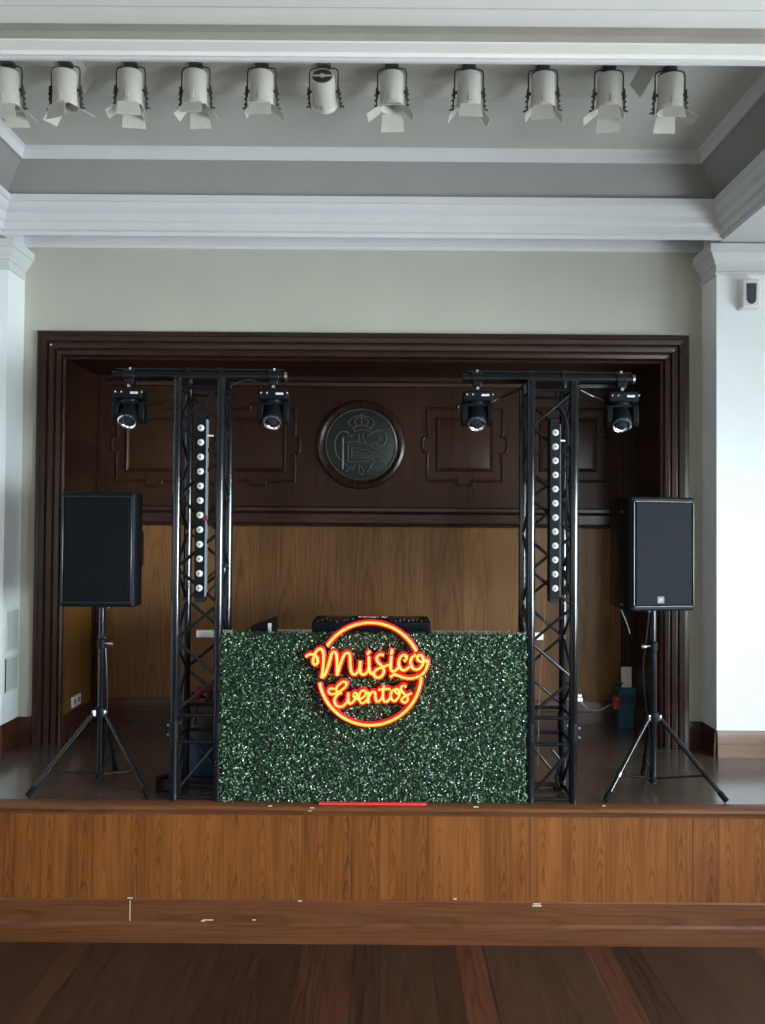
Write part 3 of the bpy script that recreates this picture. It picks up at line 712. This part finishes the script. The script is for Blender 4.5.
# ================================================================ TABLE, HEDGE, NEON, CONTROLLER
hx0,hx1=at(221,716,4.12).x,at(525.5,716,4.12).x
HZ=at(373,632,4.12).z
tx0,tx1=at(199,636,4.3).x-.0,at(541,636,4.3).x
t=thing('dj_table','white table behind the hedge panel, its white ends showing inside the trusses','table',((tx0+tx1)/2,4.45,ZS))
zt=at(373,638,4.45).z
MB().b2(hx0+.03,hx1-.03,4.20,4.80,zt-.03,zt).build('table_top',M['table'],t,world=True,bevel=.004)
for x0,x1 in ((tx0,hx0+.03),(hx1-.03,tx1)): MB().b2(x0,x1,4.235,4.265,at(373,638.5,4.24).z,at(373,631.5,4.24).z).build('end_bracket',M['table'],t,world=True,bevel=.002)
for x in (hx0+.10,hx1-.10):
    for y in (4.26,4.74): MB().cyl((x,y,ZS),(x,y,zt-.03),.016,n=12).build('leg',M['steel'],t,world=True)
for y in (4.24,4.76): MB().b2(hx0+.08,hx1-.08,y-.012,y+.012,zt-.07,zt-.03).build('apron',M['steel'],t,world=True)

hd=thing('hedge_panel','artificial boxwood hedge panel of green leaves covering the table front','hedge',((hx0+hx1)/2,4.14,ZS))
HH=HZ-ZS-.012
MB().b2(hx0+.012,hx1-.012,4.128,4.150,ZS+.004,HZ-.015).build('backing',M['mat_back'],hd,world=True)
lm=MB(); rnd=random.Random(3)
Wd=hx1-hx0
def leaf(p,nrm,L,Wf,roll):
    nrm=nrm.normalized(); a=nrm.orthogonal().normalized(); b=nrm.cross(a)
    u=a*math.cos(roll)+b*math.sin(roll); v=nrm.cross(u)
    n=len(lm.v)
    lm.v+= [p-u*L*.5, p+v*Wf*.5-nrm*.0015, p+u*L*.5, p-v*Wf*.5-nrm*.0015]
    lm.f.append([n,n+1,n+2,n+3])
for i in range(30000):
    x=rnd.uniform(0,Wd); z=rnd.uniform(.004,HH)
    # tufts: leaves clump on a loose grid, and the mat is made of butted tiles
    tuft=.5+.5*math.sin(x*95+3*math.sin(z*40))*math.sin(z*83+2*math.sin(x*31))
    seamd=min(abs(x-k*Wd/4) for k in range(1,4)); 
    d=.008+rnd.random()*.028*(.45+.55*tuft)*(0.55 if seamd<.008 else 1)
    n=Vector((rnd.gauss(0,.62),-1,rnd.gauss(.25,.62)))
    L=rnd.uniform(.009,.017)
    leaf(Vector((hx0+x,4.128-d,ZS+z)),n,L,L*.62,rnd.uniform(0,PI))
for i in range(2600):   # top and side fringe
    k=rnd.random()
    if k<.55: p=Vector((hx0+rnd.uniform(0,Wd),rnd.uniform(4.10,4.16),HZ-.012+rnd.gauss(0,.006))); n=Vector((rnd.gauss(0,.5),rnd.gauss(-.6,.4),1))
    else:
        s=rnd.choice((-1,1)); p=Vector(((hx0 if s<0 else hx1)+rnd.gauss(0,.004),rnd.uniform(4.10,4.15),ZS+rnd.uniform(.004,HH))); n=Vector((s,rnd.gauss(-.7,.4),rnd.gauss(0,.4)))
    L=rnd.uniform(.009,.017); leaf(p,n,L,L*.62,rnd.uniform(0,PI))
fo=lm.build('foliage',M['leaf'],hd,world=True,smooth=0); fo['kind']='stuff'

# neon sign
YN_=4.058
def A_(x,y): return at(300+x/10.93,635+y/10.93,YN_)
def B_(x,y): return at(365+x/10.93,635+y/10.93,YN_)
def C_(x,y): return at(320+x/7.65,665+y/7.65,YN_)
def mk(fn,pts): return spline([fn(*p) for p in pts],6)
word1=[mk(A_,[(62,238),(100,214),(150,216),(185,250),(192,298),(165,325),(142,298),(150,240),(178,178),(220,150),(248,185),(256,260),(248,380),(235,468)]),
 mk(A_,[(235,468),(275,425),(318,300),(345,205),(372,185),(398,225),(405,330),(403,442)]),
 mk(A_,[(403,442),(440,320),(478,225),(515,195),(543,225),(548,330),(562,408),(598,432),(635,395),(655,340),(657,285)]),
 mk(A_,[(657,285),(652,360),(662,415),(695,432),(738,400),(752,340),(752,235)]),
 mk(A_,[(752,235),(752,350),(765,410),(790,420),(825,390)])]
acc=[mk(B_,[(52,172),(24,216)]),mk(B_,[(296,152),(286,215)])]
word1+=[mk(B_,[(205,222),(168,212),(130,240),(132,285),(180,340),(205,395),(180,450),(130,465),(95,435),(115,385),(190,350),(270,325)]),
 mk(B_,[(287,232),(280,310),(280,375),(310,400),(350,372),(375,335)]),
 mk(B_,[(425,288),(452,262),(445,228),(410,222),(378,258),(365,320),(388,370),(430,385),(485,350)]),
 mk(B_,[(555,214),(512,248),(495,308),(525,368),(580,375),(625,330),(636,270),(612,225),(578,228),(572,265),(608,292),(650,290),(682,275),(680,330),(650,400),(590,450),(500,475),(420,465),(350,440),(310,435),(275,460)])]
word2=[mk(C_,[(112,186),(82,178),(64,200),(80,222),(118,218),(158,196),(192,168),(200,140),(180,128),(150,145),(124,178),(130,203),(165,210)]),
 mk(C_,[(165,210),(125,235),(108,275),(125,310),(165,318),(200,290),(214,250),(216,212)]),
 mk(C_,[(216,212),(214,270),(228,296),(258,275),(282,232),(272,212),(256,222),(262,248),(300,262),(338,240),(350,210),(328,195),(304,218),(298,262),(322,292),(358,268),(366,240)]),
 mk(C_,[(368,206),(368,292)]),mk(C_,[(368,255),(392,212),(418,210),(424,250),(432,278),(458,272),(478,240)]),
 mk(C_,[(488,158),(480,215),(480,258),(500,282),(530,262),(545,215)]),mk(C_,[(445,192),(490,184),(540,184)]),
 mk(C_,[(566,186),(542,215),(545,258),(570,275),(600,245),(606,205),(588,184),(572,196),(590,218),(620,208)]),
 mk(C_,[(660,168),(636,158),(616,178),(632,210),(664,240),(668,272),(645,288),(622,268),(648,240),(702,215)])]
def arc(a0,a1,n=48):
    return [at(370+51.3*math.cos(math.radians(a0+(a1-a0)*k/n)),674+51.3*math.sin(math.radians(a0+(a1-a0)*k/n)),YN_) for k in range(n+1)]
ringp=[arc(213.5,333.5),arc(170,4)]
ns=thing('neon_sign','round orange and red neon sign reading Músico Eventos on the hedge','neon sign',(at(370,674,YN_).x,YN_,at(370,727,YN_).z))
def strokes(name,sets,r=.0068):
    m=MB(); h=MB()
    for s in sets:
        m.tube(s,r,8); h.tube([p+Vector((0,.018,0)) for p in s],.0160,8)
    o=m.build(name,M['neon'],ns,world=True); h.build('housing',M['neonhalo'],o,world=True)  # glowing red strips behind the tubes stand in for their halo
strokes('ring_tube',ringp); strokes('word_tube',word1); strokes('word_tube',word2,.0060); strokes('accent_tube',acc)
# small clips holding the sign on the hedge
m=MB()
for px,py in ((333,636),(408,636),(333,712),(408,711)):
    p=at(px,py,YN_+.02); m.cyl(p,p+Vector((0,.06,0)),.004,n=8)
m.build('mounting_pin',M['steel'],ns,world=True)

# DJ controller
YC=4.42
c0,c1=at(312,624,YC),at(431,624,YC); cw=c1.x-c0.x; zc0=zt; zc1=at(371,622,YC).z
dj=thing('dj_controller','black dj controller on the table behind the neon sign ring','dj controller',((c0.x+c1.x)/2,YC,zt))
hh=zc1-zt
MB().box((0,.14,hh/2+.002),(cw,.30,hh)).build('case',M['matte'],dj,bevel=.010,seg=3)
m=MB()
for i in range(26):
    x=-cw/2+.03+(cw-.06)*i/25
    if abs(x)<.09: continue
    y=.02+.03*(i%3); m.cyl((x,y,hh),(x,y,hh+rnd.uniform(.005,.011)),.006,n=8)
m.build('knob',M['black'],dj); 
m=MB()
for x in (-.285,-.272,-.205,-.198,-.05,.07,.16,.20,.215,.235,.27,.30): m.box((x,.0,hh*.86+rnd.uniform(-.003,.008)),(.006,.012,rnd.uniform(.008,.020)))
m.build('lit_key',M['plate'],dj)
MB().box((0,-.012,.008),(cw*.9,.004,.006)).build('front_port',M['greyp'],dj)
for sx in (-1,1): MB().lathe([(.095,0),(.095,.004),(.085,.006),(0,.006)],(sx*.19,.17,hh),(0,0,1),n=32).build('jog_wheel',M['black'],dj)
tc=bpy.data.curves.new('brand_text','FONT'); tc.body='Pioneer DJ'; tc.size=.040; tc.extrude=.0006; tc.align_x='CENTER'
tm=bpy.data.objects.new('brand_text_curve',tc); me=bpy.data.meshes.new_from_object(tm); bpy.data.objects.remove(tm)
to=bpy.data.objects.new('brand_text',me); COL.objects.link(to); to.parent=dj; to.location=(.005,.20,hh+.0035); me.materials.clear(); me.materials.append(M['text'])
# deck case on the left of the table
p0,p1=at(250,627,4.40),at(272,621,4.40)
lp=thing('equipment_case','small black wedge-shaped device on the left end of the table','device',((p0.x+p1.x)/2,4.40,zt))
w=p1.x-p0.x; hl=max(.03,p1.z-zt)
T=Matrix.Translation((-w/2-.02,-.02,0))
MB().add([(-.06,0,0),(w,0,0),(w,.24,0),(-.06,.24,0),(-.02,0,hl*.5),(w,0,hl),(w,.24,hl),(-.02,.24,hl*.5)],[(0,1,2,3),(4,5,6,7),(0,1,5,4),(1,2,6,5),(2,3,7,6),(3,0,4,7)],Matrix.Translation((-w/2,0,0))).build('case',M['matte'],lp,bevel=.003)
MB().box((w/2-.012,-.002,hl/2),(.020,.004,hl*.75)).build('end_panel',M['silver'],lp)
MB().tube([(-w/2-.06,.02,.006),(-w/2-.12,.0,.006)],.006,6).build('plug',M['black'],lp)

# red strip along the stage edge under the sign
a,b=at(319,802,4.10).x,at(426,802,4.10).x
o=MB().b2(a,b,YF-.008,YF+.020,ZS+.003,ZS+.012).build('red_strip',M['redtape'],bevel=.002)
tag(o,'bright red strip lying along the stage edge below the neon sign','strip')

# ================================================================ SPEAKERS AND STANDS
def speaker(label,loc,yaw,logo,w=.40,h=.61,d=.36,knob=True):
    r=thing('loudspeaker',label,'speaker',loc,yaw,'black loudspeakers on tripod stands')
    def outline(wf,wb,y0,y1,rf):
        # plan outline with rounded front corners, tapering back
        pts=[]
        for k in range(7):
            a=PI+PI/2*k/6; pts.append((-wf/2+rf+rf*math.cos(a),y0+rf+rf*math.sin(a)))
        for k in range(7):
            a=-PI/2+PI/2*k/6; pts.append((wf/2-rf+rf*math.cos(a),y0+rf+rf*math.sin(a)))
        pts+=[(wf/2,y0+.12),(wb/2,y1-.03),(wb/2-.03,y1),(-wb/2+.03,y1),(-wb/2,y1-.03),(-wf/2,y0+.12)]
        return pts
    MB().prism(outline(w,w*.66,0,d,.028),h).build('cabinet',M['matte'],r,bevel=.012,seg=3)
    gw,gh=w-.062,h-.062
    # bezel rims
    m=MB()
    for z in (.026,h-.026): m.box((0,-.003,z),(gw+.02,.012,.010))
    m.box((gw/2+.010,-.003,h/2),(.010,.012,h-.06)).box((-gw/2-.010,-.003,h/2),(.010,.012,h-.06))
    m.build('bezel',M['bezel'],r,bevel=.004)
    MB().box((0,-.004,h/2),(gw,.010,gh)).build('grille',M['grille'],r,bevel=.004)
    if logo:
        b=MB().box((-.022,-.0105,.062),(.040,.003,.036)).build('badge',M['badge'],r)
        MB().box((-.022,-.0122,.062),(.016,.001,.010)).build('badge_mark',M['bezel'],b)
    for s in (-1,1):
        MB().box((s*(w*.5-.028),.16,h*.5),(.024,.10,.20)).build('handle',M['bezel'],r,bevel=.006)
    m=MB()
    for z in (.03,h-.08): m.cyl((-w/2+.012,.075,z),(-w/2-.012,.075,z),.007,n=8)
    m.build('screw',M['steel'],r)
    MB().cyl((0,.17,0),(0,.17,-.022),.026,n=16).build('pole_socket',M['black'],r)
    return r
def stand(label,cx,cy,zhub,ztop,feet,knobz,knob_s):
    r=thing('speaker_stand',label,'speaker stand',(cx,cy,ZS),0,'black tripod speaker stands')
    zh=zhub-ZS
    MB().cyl((0,0,.035),(0,0,zh+.35 if knobz is None else knobz-ZS),.0185,n=18).build('pole',M['tube'],r)
    MB().cyl((0,0,zh+.2),(0,0,ztop-ZS),.0165,n=18).build('upper_pole',M['tube'],r)
    MB().lathe([(.022,-.035),(.032,-.030),(.034,0),(.032,.028),(.022,.034)],(0,0,zh),n=20).build('hub',M['matte'],r)
    MB().lathe([(.020,-.016),(.024,-.012),(.024,.012),(.020,.016)],(0,0,.055),n=18).build('lower_collar',M['matte'],r)
    kz=knobz-ZS
    k=MB().lathe([(.019,-.03),(.025,-.025),(.025,.02),(.019,.026)],(0,0,kz),n=18).build('collar',M['matte'],r)
    MB().cyl((knob_s*.02,-.01,kz),(knob_s*.055,-.02,kz),.006,n=8).lathe([(.012,-.012),(.015,0),(.012,.012)],(knob_s*.06,-.022,kz),(1,0,0),n=10).build('knob',M['steel'],k)
    for fx,fy in feet:
        d=Vector((fx,fy,0)).normalized()
        top=d*.045+Vector((0,0,zh-.01)); foot=Vector((fx,fy,.016))
        MB().box((d.x*.036,d.y*.036,zh),(.022,.022,.034),rotz(math.atan2(d.y,d.x))).build('leg_bracket',M['steel'],r,bevel=.003)
        l=MB().cyl(top,foot,.0125,n=14).build('leg',M['tube'],r)
        dd=(foot-top).normalized()
        MB().cyl(foot-dd*.05,foot+dd*.006,.0155,n=12).build('rubber_foot',M['rubber'],l)
        q=top+(foot-top)*.70
        MB().cyl((d.x*.02,d.y*.02,.062),q,.0062,n=8).cyl(q-dd*.012,q+dd*.012,.0155,n=10).build('brace',M['tube'],r)
    return r
CY=4.36
pl=at(101,700,CY); zl=at(101,606,CY).z
stand('black tripod stand carrying the left speaker',pl.x,CY,at(101,712,CY).z,zl-.0,[(at(28,800,4.14).x-pl.x,-.22),(at(148,800,4.14).x-pl.x,-.22),(at(115,774,4.60).x-pl.x,.24)],at(101,643,CY).z,1)
pt=at(99.5,549,4.19)
speaker('left loudspeaker with plain black grille on a tripod stand',(at(97,549,4.19).x,CY-.17,zl+.012),0.0,False,w=.415,h=at(99,492,4.19).z-zl-.012)
pr=at(653,700,CY); zr=at(653,610,CY).z
stand('black tripod stand carrying the right speaker',pr.x,CY,at(653,717,CY).z,zr,[(at(606,803,4.14).x-pr.x,-.22),(at(726,803,4.14).x-pr.x,-.22),(at(643,780,4.58).x-pr.x,.22)],at(653,646,CY).z,-1)
yaw=math.radians(11)
prx=at(655,550,4.19).x; off=Matrix.Rotation(yaw,3,'Z')@Vector((0,.17,0))
speaker('right loudspeaker turned outward with a small square grey badge on its grille',(pr.x-.035-off.x,CY-off.y,zr+.012),yaw,True,w=.395,h=at(653,497,4.2).z-zr-.012,d=.38)
cable('grey cable hanging below the back of the right speaker',[at(620,606,4.5),at(622,612,4.48),at(627,624,4.47),at(630,634,4.46)],.0035,'greyp',name='speaker_cable')
cable('black signal cable looping down the pole of the right speaker stand',[at(649,612,4.33),at(646,640,4.33),at(643,670,4.33),at(645,700,4.33),at(649,730,4.34),at(650,765,4.34),at(643,785,4.34)],.0045,name='speaker_cable')
cable('black cable from the left speaker down along its stand pole',[at(97,608,4.37),at(103,622,4.37),at(106,660,4.36),at(107,700,4.36),at(106,735,4.36),at(103,770,4.4),at(106,790,4.3),at(112,799,4.16)],.0045,name='speaker_cable')

# ================================================================ THINGS ON THE STAGE BEHIND
# blue drum with a grey domed lid behind the left truss
dp=on_floor(206,775,ZS); dx=at(209,740,4.62).x
dr=thing('storage_drum','dark blue drum with grey domed lid behind the left truss','drum',(dx,4.62,ZS))
zl1=at(205,735,4.62).z-ZS; zl2=at(205,712,4.62).z-ZS
MB().lathe([(.115,0),(.125,.01),(.135,zl1*.5),(.140,zl1-.01),(.140,zl1)],n=36).build('body',M['navy'],dr)
MB().lathe([(.146,zl1-.012),(.148,zl1+.006),(.135,zl1+.045),(.100,zl1+.095),(.055,zl2-.004),(0,zl2)],n=36).build('lid',M['lid'],dr)
# red and black cable reel hanging behind the truss
rp=at(203,692,4.50)
rr=thing('plug_coupler','red plug coupler with black cable tangle behind the left truss','plug',(rp.x,4.50,rp.z-.04))
MB().cyl((-.03,0,.05),(.03,0,.055),.020,n=14).cyl((.02,0,.02),(.04,.01,.085),.016,n=12).box((-.03,0,.035),(.03,.03,.07)).build('connector',M['red'],rr,bevel=.004)
m=MB()
for k in range(3): m.tube(spline([(.05+.01*k,0,.06),(.03,-.01,.0-.01*k),(-.03,0,-.03),(-.07,.01,.0),(-.05,.0,.02+.01*k),(.02,.01,.0),(.06,.0,-.02)],5),.0055,6)
m.tube(spline([(-.03,0,-.03),(-.05,.03,-.15),(-.04,.05,-.20),(0,.09,-.22)],5),.005,6)
m.build('cable',M['black'],rr)
# black coil at the foot of the left truss
cc=on_floor(160,797,ZS)
m=MB()
for k in range(5):
    R_=.052-.004*(k%2); m.tube([(cc.x+R_*math.cos(2*PI*i/22),4.30+R_*math.sin(2*PI*i/22),ZS+.010+.013*k) for i in range(22)],.0085,6,closed=True)
tag(m.build('cable_coil',M['rubber']),'coiled black cable on the stage at the foot of the left truss','cable coil')
# black coil and clamp at the foot of the right truss
m=MB()
c=at(556,765,4.33)
m.tube(spline([at(552,750,4.33),at(560,762,4.33),at(556,778,4.33),at(561,792,4.33),(at(556,800,4.3).x,4.36,ZS+.006)],6),.008,6)
tag(m.build('power_cable',M['black']),'thick black cable dropping inside the foot of the right truss','cable')
# cyan carton with red plug by the right niche corner
q=at(627,702,5.70)
cb=thing('cyan_carton','cyan carton standing on the stage in the dark right niche corner','carton',(q.x,5.725,ZS))
hq=at(626,688,5.66).z-ZS
MB().box((0,0,hq/2),(.145,.11,hq)).build('box',M['cyan'],cb,bevel=.004)
MB().box((0,-.056,hq*.72),(.10,.003,hq*.22)).build('printed_band',M['navy'],cb)
q=at(616,702,5.66)
ec=thing('extension_socket','small red plug adapter with pale flex between outlet and cyan carton','socket',(q.x,5.66,at(616,709,5.66).z))
hq2=at(616,695,5.66).z-at(616,709,5.66).z
MB().box((0,0,hq2/2),(.055,.05,hq2)).cyl((0,-.025,hq2*.75),(0,-.04,hq2*.75),.02,n=14).build('socket_block',M['red'],ec,bevel=.006)
MB().tube(spline([Vector((-.028,0,.04)),at(600,710,5.6)-ec.location,at(590,710,5.55)-ec.location,at(584,705,4.9)-ec.location,at(581,702,4.42)-ec.location],6),.004,6).build('flex',M['greyp'],ec)
MB().tube(spline([Vector((.01,0,hq2)),Vector((.02,.0,hq2+.03)),Vector((.055,.02,hq2+.09))],6),.005,6).build('flex',M['black'],ec)
q=at(580,698,4.55)
ad=thing('white_adapter','small white power adapter on the flex beside the right truss','adapter',(q.x,4.38,at(580,701,4.38).z))
ad.location.x=at(579.5,698,4.38).x
MB().box((0,0,.010),(.030,.025,.020)).box((-.006,0,.032),(.034,.022,.012)).build('body',M['plate'],ad,bevel=.002)
MB().cyl((-.010,-.004,.010),(-.072,-.008,.010),.004,n=8).build('hook',M['steel'],ad)
